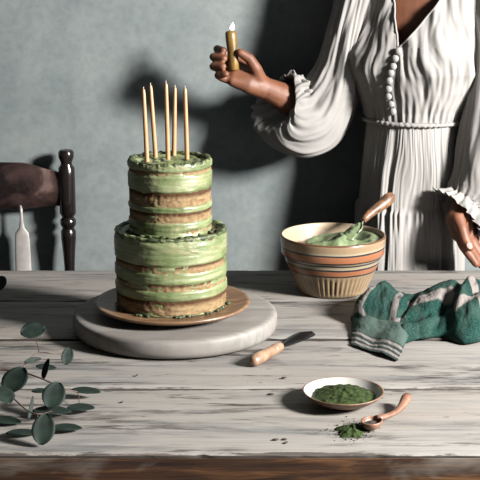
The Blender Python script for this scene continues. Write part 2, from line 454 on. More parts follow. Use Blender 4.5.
# birthday candles
cands = [((147, 161), (143.5, 89), 'leftmost tall thin peach candle on the cake top'),
         ((155.5, 156), (150.5, 85), 'second thin peach candle from the left, leaning left on the cake'),
         ((168, 158.5), (166, 83), 'middle and tallest-reaching thin peach candle on the cake'),
         ((174, 154), (175, 87), 'fourth thin peach candle from the left, set at the back of the cake'),
         ((187, 158), (185, 88), 'rightmost thin peach candle on the cake, apart from the others')]
for (bp, tp, lab) in cands:
    b = at(bp[0], bp[1], ZTT + .001); t = P(tp[0], tp[1], b.y + .002)
    root = thing('birthday_candle', b, lab, 'candle', 'thin candles on the cake')
    d = (t - b)
    pts = [b - d * .05, b, b + d * .3, b + d * .6, b + d * .93, b + d * .985, t]
    MB().tube(pts, [.0040, .0040, .0038, .0036, .0031, .0024, .0012], 14).build('wax', M['candle_wax'], root, origin=b)
    MB().tube([t - d * .01, t + d * .015, t + d * .03], .0007, 6).build('wick', M['wick'], root, origin=t)

# ------------------------------------------------------------------ mixing bowl
def bowl_mat():
    m = Mat('striped_stoneware_glaze', .28, spec=.5)
    z = m.n('ShaderNodeSeparateXYZ'); m.l(m.coord(), z.inputs[0])
    wob = m.math('MULTIPLY', m.math('SUBTRACT', m.noise(14, m.coord(), 3), .5), .004)
    t = m.math('DIVIDE', m.math('ADD', z.outputs[2], wob), .111)
    cr = srgb(178, 152, 120); nv = srgb(52, 56, 62); og = srgb(186, 122, 86); pale = srgb(190, 174, 146)
    st = [(0, cr), (.415, nv), (.445, og), (.53, nv), (.56, pale), (.61, nv), (.635, pale), (.665, nv), (.69, og), (.80, nv), (.828, pale), (.86, cr), (.975, srgb(120, 84, 60))]
    c = m.ramp(t, st, 'CONSTANT')
    sp = m.noise(90, m.coord(), 4)
    return m.color(m.mix(m.ramp(sp, [(.58, 0.), (.75, .35)]), c, srgb(150, 116, 84))).bump(sp, .1, .0008).m
M['bowl'] = bowl_mat()
M['bowl_in'] = simple('cream_glaze', srgb(206, 180, 150), srgb(222, 200, 172), 12, rough=.3, bump=.05).m
bb = at(332, 290); BXc, BYc = bb.x, bb.y
pr_out = [(0, .004), (.055, .004), (.058, 0), (.063, 0), (.066, .004), (.075, .022), (.083, .040), (.086, .047), (.0885, .052), (.0905, .058), (.093, .066), (.0965, .068), (.0985, .071), (.0995, .084), (.1005, .096), (.1010, .099), (.1, .1018), (.0975, .1022)]
pr_in = [(.0955, .100), (.0945, .094), (.092, .082), (.087, .062), (.078, .04), (.062, .02), (.04, .011), (0, .009)]
def flute(a, r, z, k):
    if .006 < z < .042 and k < len(pr_out): r -= .0022 * (abs(math.sin(a * 26)) < .38) * sstep(.004, .012, z) * (1 - sstep(.036, .042, z)) + .0012 * (1 - abs(math.sin(a * 26)))
    return r, z
pr_out2 = []
for (r0, z0), (r1, z1) in zip(pr_out, pr_out[1:]):
    n = 5 if .02 < (z1 - z0) or (z0 >= .004 and z1 <= .041) else 1
    for k in range(n): pr_out2.append((lerp(r0, r1, k / n), lerp(z0, z1, k / n)))
pr_out2.append(pr_out[-1]); pr_out = [(a_, b_ * 1.09) for a_, b_ in pr_out2]; pr_in = [(a_, b_ * 1.09) for a_, b_ in pr_in]
bowl = thing('mixing_bowl', (BXc, BYc, T + .0008), 'large cream mixing bowl with orange and navy stripes and a fluted foot', 'bowl')
MB().lathe(pr_out, (BXc, BYc, T), 208, flute).build('bowl_body', M['bowl'], bowl, origin=(BXc, BYc, T))
bi = MB().lathe([pr_out[-1]] + pr_in, (BXc, BYc, T), 96).build('bowl_lining', M['bowl_in'], bowl, origin=(BXc, BYc, T)); bi['label'] = 'plain cream glazed inside'
# frosting inside the bowl
rows = []; n = 120
def cream_r(z):
    zs = [(.009, .02), (.011, .04), (.02, .062), (.04, .078), (.062, .087), (.082, .092), (.1, .0955)]
    for (z0, r0), (z1, r1) in zip(zs, zs[1:]):
        if z <= z1: return lerp(r0, r1, clamp((z - z0) / (z1 - z0)))
    return .0955
mb = MB()
for k in range(30):
    q = k / 29; row = []
    for i in range(n):
        a = 2 * PI * i / n; s_ = sstep(0, 1, 1 - q)
        zc = .090 + .012 * math.cos(a + .4)                # the cream is banked towards the right
        x0, y0 = q * math.cos(a), q * math.sin(a)
        h = zc * 1.0 * q ** .3 + (1 - q ** .3) * .098
        h += .009 * math.exp(-((x0 + .15) ** 2 + (y0 - .1) ** 2) / .12) + .010 * math.exp(-((x0 - .55) ** 2 + (y0 + .1) ** 2) / .08)
        h += .0105 * math.sin(q * 9 + a * 1 + 1.2 * fbm(x0 * 2, y0 * 2, 0, 2)) * sstep(0, .2, q) + .003 * fbm(x0 * 5, y0 * 5, 2, 3)
        h = clamp(h, .05, .122 - .02 * q); rr = q * (cream_r(min(h, .1) / 1.09) - .0008)
        row.append(Vector((BXc + rr * math.cos(a), BYc + rr * math.sin(a), T + .0008 + h)))
    rows.append(row)
under = [[Vector((BXc + (cream_r(.045) - .002) * math.cos(2 * PI * i / n), BYc + (cream_r(.045) - .002) * math.sin(2 * PI * i / n), T + .046)) for i in range(n)]]
mb.grid(rows + under, closed=True); mb.f.append(tuple(len(mb.v) - n + i for i in range(n)))
o = mb.build('frosting', M['cream'], origin=(BXc, BYc, T + .07)); tag(o, 'swirled pale green frosting heaped inside the striped mixing bowl', 'frosting')
# spatula
tip = P(347, 240, BYc - .012); neck = P(363, 221, BYc + .03); hend = P(392, 195, BYc + .085)
sp = thing('spatula', neck, 'frosting spatula with a worn wooden handle leaning in the mixing bowl', 'spatula')
d = (hend - neck)
hp = []; side = Vector((.55, 0, .3))
for k, rr in enumerate([.0058, .0072, .0080, .0086, .0092, .0100, .0112, .0122, .0118, .0070]):
    q = k / 9; hp.append((neck + d * q + Vector((-.0010, 0, .001)) * math.sin(q * PI * 2), rr))
MB().tube([p for p, _ in hp], [r for _, r in hp], 18, flat=1.0).build('handle', M['spatula_wood'], sp, origin=neck)
MB().tube([neck - d * .12, neck + d * .04], .0055, 14).build('ferrule', M['steel'], sp, origin=neck)
dd = (tip - neck); sd = Vector((.85, -.35, .35)).normalized(); nn = dd.cross(sd).normalized()
rows = []
for i in range(13):
    q = i / 12; w_ = .006 + .013 * sstep(.1, .5, q) - .006 * sstep(.85, 1, q); row = []
    for j in range(9):
        s_ = j / 8 * 2 - 1; row.append(neck + dd * (q * 1.2) + sd * s_ * w_ + nn * (.003 * (s_ * s_) + .002 * math.sin(q * 5)))
    rows.append(row)
MB().grid(rows).build('blade', M['steel'], sp, solid=.0015, origin=neck)
rows = []
for i in range(16):
    q = .12 + i / 15 * .9; w_ = .006 + .014 * sstep(.1, .5, q); row = []
    for j in range(11):
        s_ = j / 10 * 2 - 1; row.append(neck + dd * (q * 1.2) + sd * s_ * w_ * (1 + .2 * nz(q * 8, s_ * 2)) + nn * (.0030 + .006 * (1 - s_ * s_) * (1 + fbm(q * 7, s_ * 3, 1)) * sstep(.1, .3, q)))
    rows.append(row)
MB().grid(rows).build('frosting_smear', M['cream'], sp, solid=.003, origin=neck)

# ------------------------------------------------------------------ small bowl with powder
sb = at(343, 404); SX, SY = sb.x, sb.y
M['dish_out'] = simple('brown_stoneware', srgb(120, 86, 62), srgb(166, 126, 94), 60, rough=.5, bump=.2).m
M['dish_in'] = simple('white_glaze', srgb(206, 202, 194), srgb(222, 219, 212), 14, rough=.25, bump=.03).m
dish = thing('small_bowl', (SX, SY, T + .0008), 'small shallow bowl with brown rim holding green powder', 'bowl')
po = [(0, .002), (.024, .002), (.026, 0), (.029, 0), (.031, .003), (.044, .011), (.054, .020), (.0592, .0275), (.0598, .0292), (.0588, .0300), (.0576, .0296)]
po = [(a_, b_ * .72) for a_, b_ in po]
MB().lathe(po, (SX, SY, T), 80, lambda a, r, z, k: (r * (1 + .006 * math.sin(3 * a)), z)).build('dish_body', M['dish_out'], dish, origin=(SX, SY, T))
pi_ = [(.0576, .0296), (.056, .0272), (.052, .021), (.042, .0125), (.028, .006), (0, .0045)]
pi_ = [(a_, b_ * .72) for a_, b_ in pi_]
q = MB().lathe(pi_, (SX, SY, T), 80, lambda a, r, z, k: (r * (1 + .006 * math.sin(3 * a)), z)).build('dish_lining', M['dish_in'], dish, origin=(SX, SY, T)); q['label'] = 'white glazed inside'
rows = []; n = 110
for k in range(34):
    q = k / 33; row = []
    for i in range(n):
        a = 2 * PI * i / n; rr = q * (.0475 + .0035 * fbm(math.cos(a) * 3, math.sin(a) * 3, 4, 3)); x0, y0 = rr * math.cos(a), rr * math.sin(a)
        x1 = x0 * .95 + .0015
        bz = .0045 + .0150 * (rr / .052) ** 2.0
        h = max(bz + .0004, .0265 - .011 * q ** 2.2 + .0022 * fbm(x0 * 110, y0 * 110, 0, 4) + .003 * math.exp(-((x0 - .006) ** 2 + y0 ** 2) / .0003))
        if q > .93: h = lerp(h, bz + .0003, (q - .93) / .07)
        row.append(Vector((SX + x1, SY + y0, T + .0008 + h * .74)))
    rows.append(row)
mb = MB().grid(rows, closed=True)
o = mb.build('green_powder', M['powder'], origin=(SX, SY, T + .01)); tag(o, 'mound of bright green tea powder filling the small bowl', 'powder', kind='stuff')

# ------------------------------------------------------------------ wooden scoop and spilled powder
s0 = at(372, 424, T + .008); s1 = at(407, 399, T + .012)
scoop = thing('wooden_scoop', at(372, 426), 'small reddish wooden scoop lying beside the spilled green powder', 'spoon')
ax = (s1 - s0); ax.z = 0; L = ax.length; ax.normalize(); sdv = Vector((-ax.y, ax.x, 0))
base = Vector((s0.x, s0.y, T + .0004)); bowlc = base - ax * .001
rows = []
for i in range(22):                                       # deep oval bowl of the scoop, open at the top
    q = i / 21
    ang = q * PI * .5
    row = []
    for j in range(36):
        a = 2 * PI * j / 36
        rr = math.sin(ang); zz = .0135 * (1 - math.cos(ang))
        row.append(bowlc + ax * (.0180 * rr * math.cos(a)) + sdv * (.0145 * rr * math.sin(a)) + Vector((0, 0, zz)))
    rows.append(row)
MB().grid(rows, closed=True).build('bowl', M['scoop_wood'], scoop, solid=.0022, origin=bowlc)
pts = []
for k in range(14):
    q = k / 13; pts.append(base + ax * lerp(.014, L + .002, q) + Vector((0, 0, .0115 - .004 * math.sin(q * PI) + .006 * q * q)) - sdv * (.007 * math.sin(q * PI)))
MB().tube(pts, [.0058, .0054, .005, .0048, .0047, .0047, .0048, .0050, .0054, .0060, .0068, .0076, .0078, .005], 14, flat=.75).build('handle', M['scoop_wood'], scoop, origin=base)
rows = []
for i in range(10):
    q = i / 9; rows.append([bowlc + ax * (.0145 * q * math.cos(2 * PI * j / 30)) + sdv * (.0105 * q * math.sin(2 * PI * j / 30)) + Vector((0, 0, .0085 + .002 * (1 - q) + .0014 * nz(q * 5, j * .5))) for j in range(30)])
MB().grid(rows, closed=True).build('powder_fill', M['crumb'], scoop, origin=bowlc)['label'] = 'dark residue of powder in the scoop'
pc = at(352, 431); mb = MB(); rows = []
for k in range(22):
    q = k / 21; row = []
    for i in range(90):
        a = 2 * PI * i / 90; ex = 1 + .38 * fbm(math.cos(a) * 1.6 + 3, math.sin(a) * 1.6, 2, 4)
        rr = q * ex; x0 = .0215 * rr * math.cos(a); y0 = .024 * rr * math.sin(a)
        row.append(Vector((pc.x + x0 + .25 * y0, pc.y + y0, T + .0003 + .0075 * (1 - q) ** .8 * (1 + .5 * fbm(x0 * 130, y0 * 130, 0, 3)) + .0006 * (q < 1))))
    rows.append(row)
mb.grid(rows, closed=True)
for k in range(170):
    a = random.uniform(0, 2 * PI); d_ = random.gauss(0, .4) + 1.05; s_ = random.uniform(.0003, .0011)
    mb.ball((pc.x + .021 * d_ * math.cos(a), pc.y + .026 * d_ * math.sin(a), T + s_ * .6), s_, 6, 4)
o = mb.build('spilled_powder', M['powder'], origin=(pc.x, pc.y, T)); tag(o, 'little spilled heap of dark green powder on the table before the scoop', 'powder', kind='stuff')

# ------------------------------------------------------------------ knife
k0 = at(252, 362, T + .009); k1 = at(281, 346, T + .009); k2 = at(312, 331, T + .004)
kn = thing('spreading_knife', k1, 'butter knife with a pale turned wooden handle beside the round board', 'knife')
d = (k1 - k0)
prof = [(0, .005), (.04, .0085), (.12, .0098), (.25, .0103), (.4, .0095), (.6, .0088), (.70, .0086), (.72, .0076), (.74, .0088), (.80, .0092), (.84, .0082), (.92, .0078), (.98, .007), (1, .0045)]
pts = [k0 + d * q for q, _ in prof]
MB().tube(pts, [r * 1.0 for _, r in prof], 20).build('handle', M['handle_wood'], kn, origin=k0, angle=60)
db = k2 - k1; db.z = 0; sdv = Vector((-db.y, db.x, 0)).normalized(); rows = []
for i in range(21):
    q = i / 20; w_ = .004 + .0085 * sstep(.08, .4, q) + .003 * sstep(.4, .8, q); w_ *= math.sqrt(max(0.02, 1 - sstep(.8, 1.0, q) ** 2 * .97))
    c_ = k1.lerp(k2, q) + sdv * .0015 * q; c_.z = T + .0085 - .0055 * q
    rows.append([c_ + sdv * (w_ * s_) + Vector((0, 0, .0007 * (1 - s_ * s_))) for s_ in (-1, -.5, 0, .5, 1)])
MB().grid(rows).build('blade', M['steel'], kn, solid=.0012, origin=k1)

# ------------------------------------------------------------------ crumbs
for k, (x, y, s_, an, lab) in enumerate([(284, 378.5, 3, .1, 'tiny dark crumb above the small bowl, near the knife handle'),
                                (271, 395, 3.6, 0, 'tiny flat dark crumb at the left of the small bowl'),
                                (275.5, 440.5, 3.2, .1, 'tiny dark crumb near the front edge, leftmost of three'),
                                (286, 443.5, 2.6, .9, 'tiny dark crumb near the front edge, lowest of three'),
                                (284.5, 440.2, 2.6, .0, 'tiny dark crumb near the front edge, upper right of three'),
                                (137, 376, 2, 1.2, 'tiny dark crumb in front of the round board'),
                                (122, 403, 2, .8, 'tiny dark crumb right of the eucalyptus leaves')]):
    c_ = at(x, y); r_ = s_ / 670
    o = MB().ball((0, 0, 0), (r_, r_ * .55, .0012), 10, 6).build('crumb', M['crumb']); o.location = (c_.x, c_.y, T + .0016); o.rotation_euler = (0, 0, an)
    tag(o, lab, 'crumb', 'crumbs scattered on the table')

# ------------------------------------------------------------------ chair
CYp = 2.825
def wx(px, Y=CYp, z=1.0): return (px - 240) / F * (Y * math.cos(R(PITCH)) + (H - z) * math.sin(R(PITCH)))
chx = wx(-36)
chair = thing('dining_chair', (chx, 2.65, 0), 'dark lacquered wooden chair with turned back posts behind the table', 'chair')
ptop = P(66, 149, CYp).z
def zc(py, Y=CYp): return P(66, py, Y).z
pxr = wx(66, CYp, .95)
hw = pxr - chx
pz = [(.011, 0), (.013, .02), (.017, .2), (.019, .42), (.019, .50), (.015, .53), (.017, .56)]
pz += [(.0115, zc(268)), (.0135, zc(252)), (.0165, zc(238)), (.0165, zc(231)), (.0125, zc(228)), (.0175, zc(224)), (.0175, zc(220)), (.0125, zc(217)), (.0180, zc(213)),
       (.0180, zc(200)), (.0180, zc(176)), (.0178, zc(168)), (.0125, zc(164.5)), (.0125, zc(162)), (.0170, zc(157)), (.0172, zc(152.5)), (.014, zc(150)), (0, zc(149))]
for s_ in (1, -1):
    MB().lathe([(0, 0)] + pz, (chx + s_ * hw, CYp, 0), 28).build('back_post', M['chair_dark'], chair, angle=40, origin=(chx + s_ * hw, CYp, 0))
def crest():
    rows = []; n = 48
    for i in range(n + 1):
        q = i / n * 2 - 1; x = chx + q * (hw - .010)
        bow = .035 * (1 - q * q)
        topz = lerp(zc(172), zc(163.5), sstep(1.0, .55, abs(q)))
        botz = lerp(zc(206), zc(211), sstep(1.0, .45, abs(q)))
        if abs(q) < .35: botz = lerp(zc(211), zc(206), 1 - abs(q) / .35)
        y = CYp + bow * .55; th = .010
        row = []
        for k in range(12):
            b = 2 * PI * k / 12
            row.append(Vector((x, y + th * math.cos(b) * (1 if abs(math.sin(b)) < .9 else .6), lerp(botz, topz, .5 + .5 * clamp(math.sin(b) * 1.12, -1, 1)))))
        rows.append(row)
    mb = MB().grid(rows, closed=True); m_ = len(rows[0]); mb.f.append(tuple(range(m_))[::-1]); mb.f.append(tuple(n * m_ + k for k in range(m_)))
    return mb
M['crest'] = (lambda m: m.color(m.ramp(m.noise(1, m.coord((9, 9, 14)), 5, .6, .5), [(.44, srgb(38, 31, 30)), (.60, srgb(88, 68, 64)), (.70, srgb(150, 124, 116))])).m)(Mat('dark_lacquer_painted_shine', .3))  # pinkish tones are the shine of the lacquer put into the colour
crest().build('crest_rail', M['crest'], chair, origin=(chx, CYp, zc(190)))['label'] = 'curved dark lacquered top rail with a pinkish shine painted in'
M['spindle'] = simple('pale_spindle_wood', srgb(188, 180, 174), srgb(212, 205, 198), 40, rough=.4, bump=.1).m  # much paler than the rest of the chair
for pxs in (18, -18, -54, -90):
    x0 = wx(pxs, CYp, .95) ; rows = []
    zt = zc(206); zb = .47
    yb = CYp + .010
    for z_, w_, th in [(zt, .0035, .0035), (zc(214), .0035, .0035), (zc(222), .0040, .0035), (zc(229), .0065, .003), (zc(234), .0150, .003), (zc(240), .0165, .003), (zc(256), .0175, .003), (zc(272), .0180, .003), (zc(300), .018, .003), (zc(320), .010, .0035), (zb + .1, .006, .005), (zb, .006, .005)]:
        rows.append([Vector((x0 + w_ * math.cos(2 * PI * k / 16) ** 1 * 1.0, yb + th * math.sin(2 * PI * k / 16), z_)) for k in range(16)])
    mb = MB().grid(rows, closed=True); mb.f.append(tuple(range(16))); mb.f.append(tuple(11 * 16 + k for k in range(16)))
    MB.build(mb, 'spindle', M['spindle'], chair, origin=(x0, yb, zb))['label'] = 'pale arrow shaped back spindle'
rows = []
for (r_, z_) in [(0, .425), (.90, .425), (1.0, .435), (1.0, .455), (.95, .465), (.5, .458), (0, .455)]:
    rows.append([Vector((chx + (hw + .03) * r_ * math.copysign(abs(math.cos(a)) ** .5, math.cos(a)), 2.655 + .215 * r_ * math.copysign(abs(math.sin(a)) ** .5, math.sin(a)), z_)) for a in [2 * PI * (k + .5) / 48 for k in range(48)]])
MB().grid(rows, closed=True).build('seat', M['chair_dark'], chair, origin=(chx, 2.65, .44))
for s_ in (1, -1):
    MB().lathe([(0, 0), (.011, 0), (.014, .05), (.018, .2), (.014, .24), (.019, .27), (.019, .43), (0, .43)], (chx + s_ * (hw - .02), 2.49, 0), 20).build('front_leg', M['chair_dark'], chair, angle=40, origin=(chx + s_ * (hw - .02), 2.49, 0))
    MB().tube([(chx + s_ * (hw - .02), 2.49, .2), (chx + s_ * (hw - .005), 2.67, .21), (chx + s_ * hw, CYp, .2)], [.008, .011, .008], 12).build('stretcher', M['chair_dark'], chair)
MB().tube([(chx - hw + .02, 2.49, .27), (chx, 2.49, .27), (chx + hw - .02, 2.49, .27)], [.008, .012, .008], 12).build('stretcher', M['chair_dark'], chair)

# ------------------------------------------------------------------ eucalyptus
def leaf_mesh(c, ln, wd, yaw, tilt, roll, curl=.12):
    Mx = Matrix.Rotation(yaw, 3, 'Z') @ Matrix.Rotation(tilt, 3, 'Y') @ Matrix.Rotation(roll, 3, 'X')
    rows = []; n, m_ = 14, 8
    for i in range(n + 1):
        q = i / n; w_ = wd * .5 * math.sin(PI * clamp(q, .012, .988)) ** .52 * (1.0 - .12 * q)
        rows.append([])
        for j in range(m_ + 1):
            s_ = j / m_ * 2 - 1
            p = Vector(((q - .5) * ln, s_ * w_, -curl * ln * (q - .5) ** 2 * 1.0 + .06 * wd * s_ * s_ + .0006 * nz(q * 5, s_ * 2, c[0] * 50)))
            rows[-1].append(Vector(c) + Mx @ p)
    return MB().grid(rows)
# stems as pixel paths with heights
def stem_pts(lst): return [at(x, y, T + h) for x, y, h in lst]
class Sprig:
    def __init__(s, lab, base_):
        s.root = thing('eucalyptus_branch', base_, lab, 'branch', 'eucalyptus on the table')
        s.m = 0
    def stem(s, lst, r0=.0016, r1=.0007):
        pts = stem_pts(spline(lst, 4 * len(lst))); k = len(pts)
        MB().tube(pts, [lerp(r0, r1, i / (k - 1)) for i in range(k)], 8).build('stem', M['stem'], s.root, origin=pts[0])
    def leaf(s, px, py, h, ln, wd, yaw, tilt=0, roll=0):
        c_ = at(px, py, T + h); leaf_mesh(c_, ln * 1.1, wd * 1.12, R(yaw), R(tilt), R(roll)).build('leaf', M['leaf'], s.root, solid=.0005, origin=c_)
e1 = Sprig('eucalyptus branch with round leaves reaching up and across the table corner', at(-14, 372))
e1.stem([(-20, 372, .035), (0, 370, .035), (14, 371, .035), (27, 373.5, .034), (45, 380, .03), (62, 388, .022), (78, 392, .012)], .0019, .0008)
e1.stem([(22, 372, .034), (26, 363, .042), (38, 353, .05), (52, 353.5, .048), (63, 355, .042)], .0012, .0006)
e1.stem([(39, 353, .05), (38, 346, .055), (35, 339, .058)], .0009, .0005)
e1.stem([(78, 393, .012), (79, 399, .010), (79, 405, .008)], .0008, .0005)
e1.leaf(33, 331, .060, .036, .034, 20, -8, 28)
e1.leaf(67.5, 356, .040, .026, .018, 75, -50, 25)
e1.leaf(46, 369, .040, .030, .013, 70, -55, -20)
e1.leaf(46, 367, .036, .028, .010, -5, 5, 40)
e1.leaf(15.5, 380, .040, .042, .038, 60, -38, 10)
e1.leaf(33, 360, .046, .026, .008, 38, 0, 50)
e1.leaf(86, 391, .012, .040, .020, -5, 3, 8)
e1.leaf(81, 408, .008, .036, .024, 10, 3, 5)
e1.leaf(54, 395, .030, .038, .032, 70, -42, 20)
e1.leaf(40, 391, .026, .022, .012, 10, 0, 15)
e2 = Sprig('eucalyptus sprig lying nearer the front edge with dark hanging leaves', at(-12, 384))
e2.stem([(-14, 384, .022), (2, 390, .024), (14, 399, .024), (28, 411, .020), (40, 414, .018), (52, 411, .012)], .0014, .0006)
e2.stem([(36, 413, .018), (42, 420, .02), (58, 422, .01)], .0009, .0005)
e2.leaf(3, 395, .030, .034, .032, 130, -25, 5)
e2.leaf(52, 411, .010, .050, .026, 5, 3, 5)
e2.leaf(43.5, 429, .022, .040, .030, 82, -52, 12)
e2.leaf(67, 428, .006, .038, .022, 3, 2, 3)
e2.leaf(6, 421, .005, .040, .026, -12, 2, 3)  # flat leaf shape for a dark patch on the table
e2.leaf(22, 433, .005, .040, .020, 8, 2, 3)  # another low leaf shape, for the dark patch beside it
e2.leaf(31, 408, .020, .034, .006, 82, -45, 50)
e3 = Sprig('single dark eucalyptus leaf tip at the left edge below the chair', at(-8, 296))
e3.stem([(-16, 298, .004), (-8, 294, .012), (-3, 289, .018)], .0012, .0006)
e3.leaf(-1, 284, .022, .034, .030, 60, -40, 10)

# ------------------------------------------------------------------ towel
def towel_mat():
    m = Mat('green_woven_cotton', .92, spec=.12)
    at_ = m.n('ShaderNodeAttribute'); at_.attribute_name = 'weave'
    s_ = m.n('ShaderNodeSeparateColor'); m.l(at_.outputs['Color'], s_.inputs[0])
    n1 = m.noise(420, m.coord(), 3, .6); n2 = m.noise(26, m.coord(), 4)
    g = m.mix(m.ramp(n2, [(.35, 0.), (.65, 1.)]), srgb(8, 40, 36), srgb(18, 62, 54))
    g = m.mix(m.ramp(n1, [(.46, 0.), (.62, .75)]), g, srgb(52, 96, 84))
    c = m.mix(s_.outputs[1], g, srgb(88, 106, 98))
    c = m.mix(s_.outputs[2], c, srgb(40, 50, 48))
    c = m.mix(s_.outputs[0], c, m.mix(m.ramp(n1, [(.4, 0.), (.7, .35)]), srgb(158, 148, 143), srgb(84, 92, 86)))
    return m.color(c).bump(n1, .6, .0012).m
M['towel'] = towel_mat()
def seg_d(p, a, b):
    ax_, ay_ = b[0] - a[0], b[1] - a[1]; t = clamp(((p[0] - a[0]) * ax_ + (p[1] - a[1]) * ay_) / (ax_ * ax_ + ay_ * ay_))
    return math.hypot(p[0] - a[0] - ax_ * t, p[1] - a[1] - ay_ * t)
def interp(tab, x):
    for (x0, y0), (x1, y1) in zip(tab, tab[1:]):
        if x <= x1: return lerp(y0, y1, sstep(0, 1, clamp((x - x0) / (x1 - x0))))
    return tab[-1][1]
tv, tf, tc = [], [], []
def add_patch(fn, nu, nv):
    b = len(tv)
    for i in range(nu + 1):
        for j in range(nv + 1):
            p, col = fn(i / nu, j / nv); tv.append(p); tc.append(col)
    for i in range(nu):
        for j in range(nv):
            q = b + i * (nv + 1) + j; tf.append((q, q + 1, q + nv + 2, q + nv + 1))
back = [(351, 318), (362, 306), (380, 300), (400, 303), (425, 304), (450, 300), (470, 298), (495, 296), (530, 300)]
front = [(351, 322), (362, 331), (385, 333), (405, 344), (420, 340), (440, 338), (465, 345), (495, 340), (530, 318)]
topz = [(351, .004), (358, .034), (372, .046), (385, .049), (400, .042), (412, .038), (425, .044), (440, .052), (458, .058), (475, .058), (495, .050), (512, .03), (530, .004)]
def towel_main(u, v):
    gx = lerp(351, 530, u); b_, f_ = interp(back, gx), interp(front, gx)
    gy = lerp(b_, f_, v)
    e = math.sin(PI * clamp(v, .0, 1)) ** .42 if 0 < v < 1 else 0
    h = interp(topz, gx) * e * (1 - .42 * sstep(.45, .95, v))
    # folds: ridges and valleys running across
    def ridge(a, b, wdt, amp): return amp * math.exp(-(seg_d((gx, gy * 1.6), (a[0], a[1] * 1.6), (b[0], b[1] * 1.6)) / wdt) ** 2)
    fo = 0
    fo += ridge((360, 322), (395, 305), 5, .008) - ridge((396, 336), (412, 318), 4, .010)
    fo += ridge((402, 318), (440, 328), 5, .001) - ridge((405, 334), (452, 324), 3.5, .008)
    fo += ridge((398, 338), (425, 335), 4, .010) + ridge((430, 312), (470, 308), 6, .008)
    fo -= ridge((446, 336), (462, 306), 4.5, .013); fo += ridge((455, 328), (472, 305), 5, .008)
    fo -= ridge((470, 322), (490, 312), 4, .012); fo += ridge((470, 332), (500, 322), 6, .010)
    fo -= ridge((436, 334), (446, 320), 5, .014)
    h += fo * e ** 1.5
    h += e * .0034 * fbm(gx * .09, gy * .15, 3, 4)
    h = max(h, .0012)
    p = at(gx, gy); p.z = T + .0008 + h
    if 0 < v < 1: p.y -= .012 * math.sin(v * PI) * sstep(.4, 1, v) * interp(topz, gx) / .05
    wv = (gx + 1.2 * nz(gx * .08, gy * .08, 7), gy + 1.2 * nz(gx * .09, gy * .09, 9))
    wht = 0
    for a_, b2, w_ in [((361, 322), (388, 304), 1.9), ((410, 322), (450, 319), 3.6), ((392, 330), (400, 317), 3.0), ((464, 300), (480, 328), 3.8), ((455, 330), (500, 320), 1.8), ((484, 300), (508, 320), 3), ((380, 335), (404, 331), .9), ((352, 320), (372, 330), .9)]:
        d_ = seg_d(wv, a_, b2); wht = max(wht, 1 - sstep(w_ * .8, w_ * 1.15, d_))
    return p, (wht, .25 * sstep(.3, 0, abs(nz(gx * .05, gy * .07, 2))), 0, 1)
add_patch(towel_main, 340, 130)
Apt, Bpt, Cpt, Dpt = (352, 321), (411, 338), (397, 362), (351, 346)      # flap corners: back-left, back-right, front-right, front-left
def towel_flap(u, v):
    gx = lerp(lerp(Apt[0], Bpt[0], u), lerp(Dpt[0], Cpt[0], u), v); gy = lerp(lerp(Apt[1], Bpt[1], u), lerp(Dpt[1], Cpt[1], u), v)
    h0 = lerp(.022, .004, sstep(0, .9, v)) * (math.sin(PI * clamp(u, .02, .98)) ** .35)
    h = h0 + .004 * math.sin(u * 9 + v * 1.5) * (1 - .3 * v) * math.sin(PI * u) ** .5 + .002 * fbm(u * 4, v * 4, 1, 3)
    h += .004 * sstep(.75, 1, u) * (1 - v)
    p = at(gx, gy); p.z = T + .001 + max(h, .0006)
    wht = drk = 0
    for c_, w_ in ((.60, .035), (.75, .030), (.885, .034)):
        wht = max(wht, 1 - sstep(w_ * .8, w_ * 1.2, abs(v - c_ + .01 * nz(u * 6, c_ * 30))))
    if v > .53: drk = .75
    return p, (wht, 1, drk * (1 - wht), 1)
add_patch(towel_flap, 110, 70)
mb = MB(); mb.add(tv, tf); org = at(420, 322)
tw = mb.build('kitchen_towel', M['towel'], origin=org)
ca = tw.data.color_attributes.new('weave', 'FLOAT_COLOR', 'POINT')
for i, c_ in enumerate(tc): ca.data[i].color = c_
sm = tw.modifiers.new('solid', 'SOLIDIFY'); sm.thickness = .0012; sm.offset = 1
tag(tw, 'crumpled dark green tea towel with white stripes right of the mixing bowl', 'towel')

# ------------------------------------------------------------------ person
PYc = 2.740; PXc = .368
person = thing('person', (PXc, PYc, 0), 'person in an off-white buttoned dress holding up a lit candle behind the table', 'person')
YAW = R(-25)
TF = Matrix.Rotation(YAW, 3, 'Z')
def bodypt(a, rx, ry, z, cx=PXc, cy=PYc):      # a = 0 at the front centre, grows to the person's left (picture right)
    p = TF @ Vector((rx * math.sin(a), -ry * math.cos(a), 0)); return Vector((cx + p.x, cy + p.y, z))
skin = MB()
def chain(pts, rad, n=14):
    pts = [Vector(p) for p in pts]
    for p, r_ in zip(pts, rad): skin.ball(p, r_, 14, 9)
    for a_, b_, ra, rb in zip(pts, pts[1:], rad, rad[1:]): skin.tube([a_, b_], [ra, rb], n)
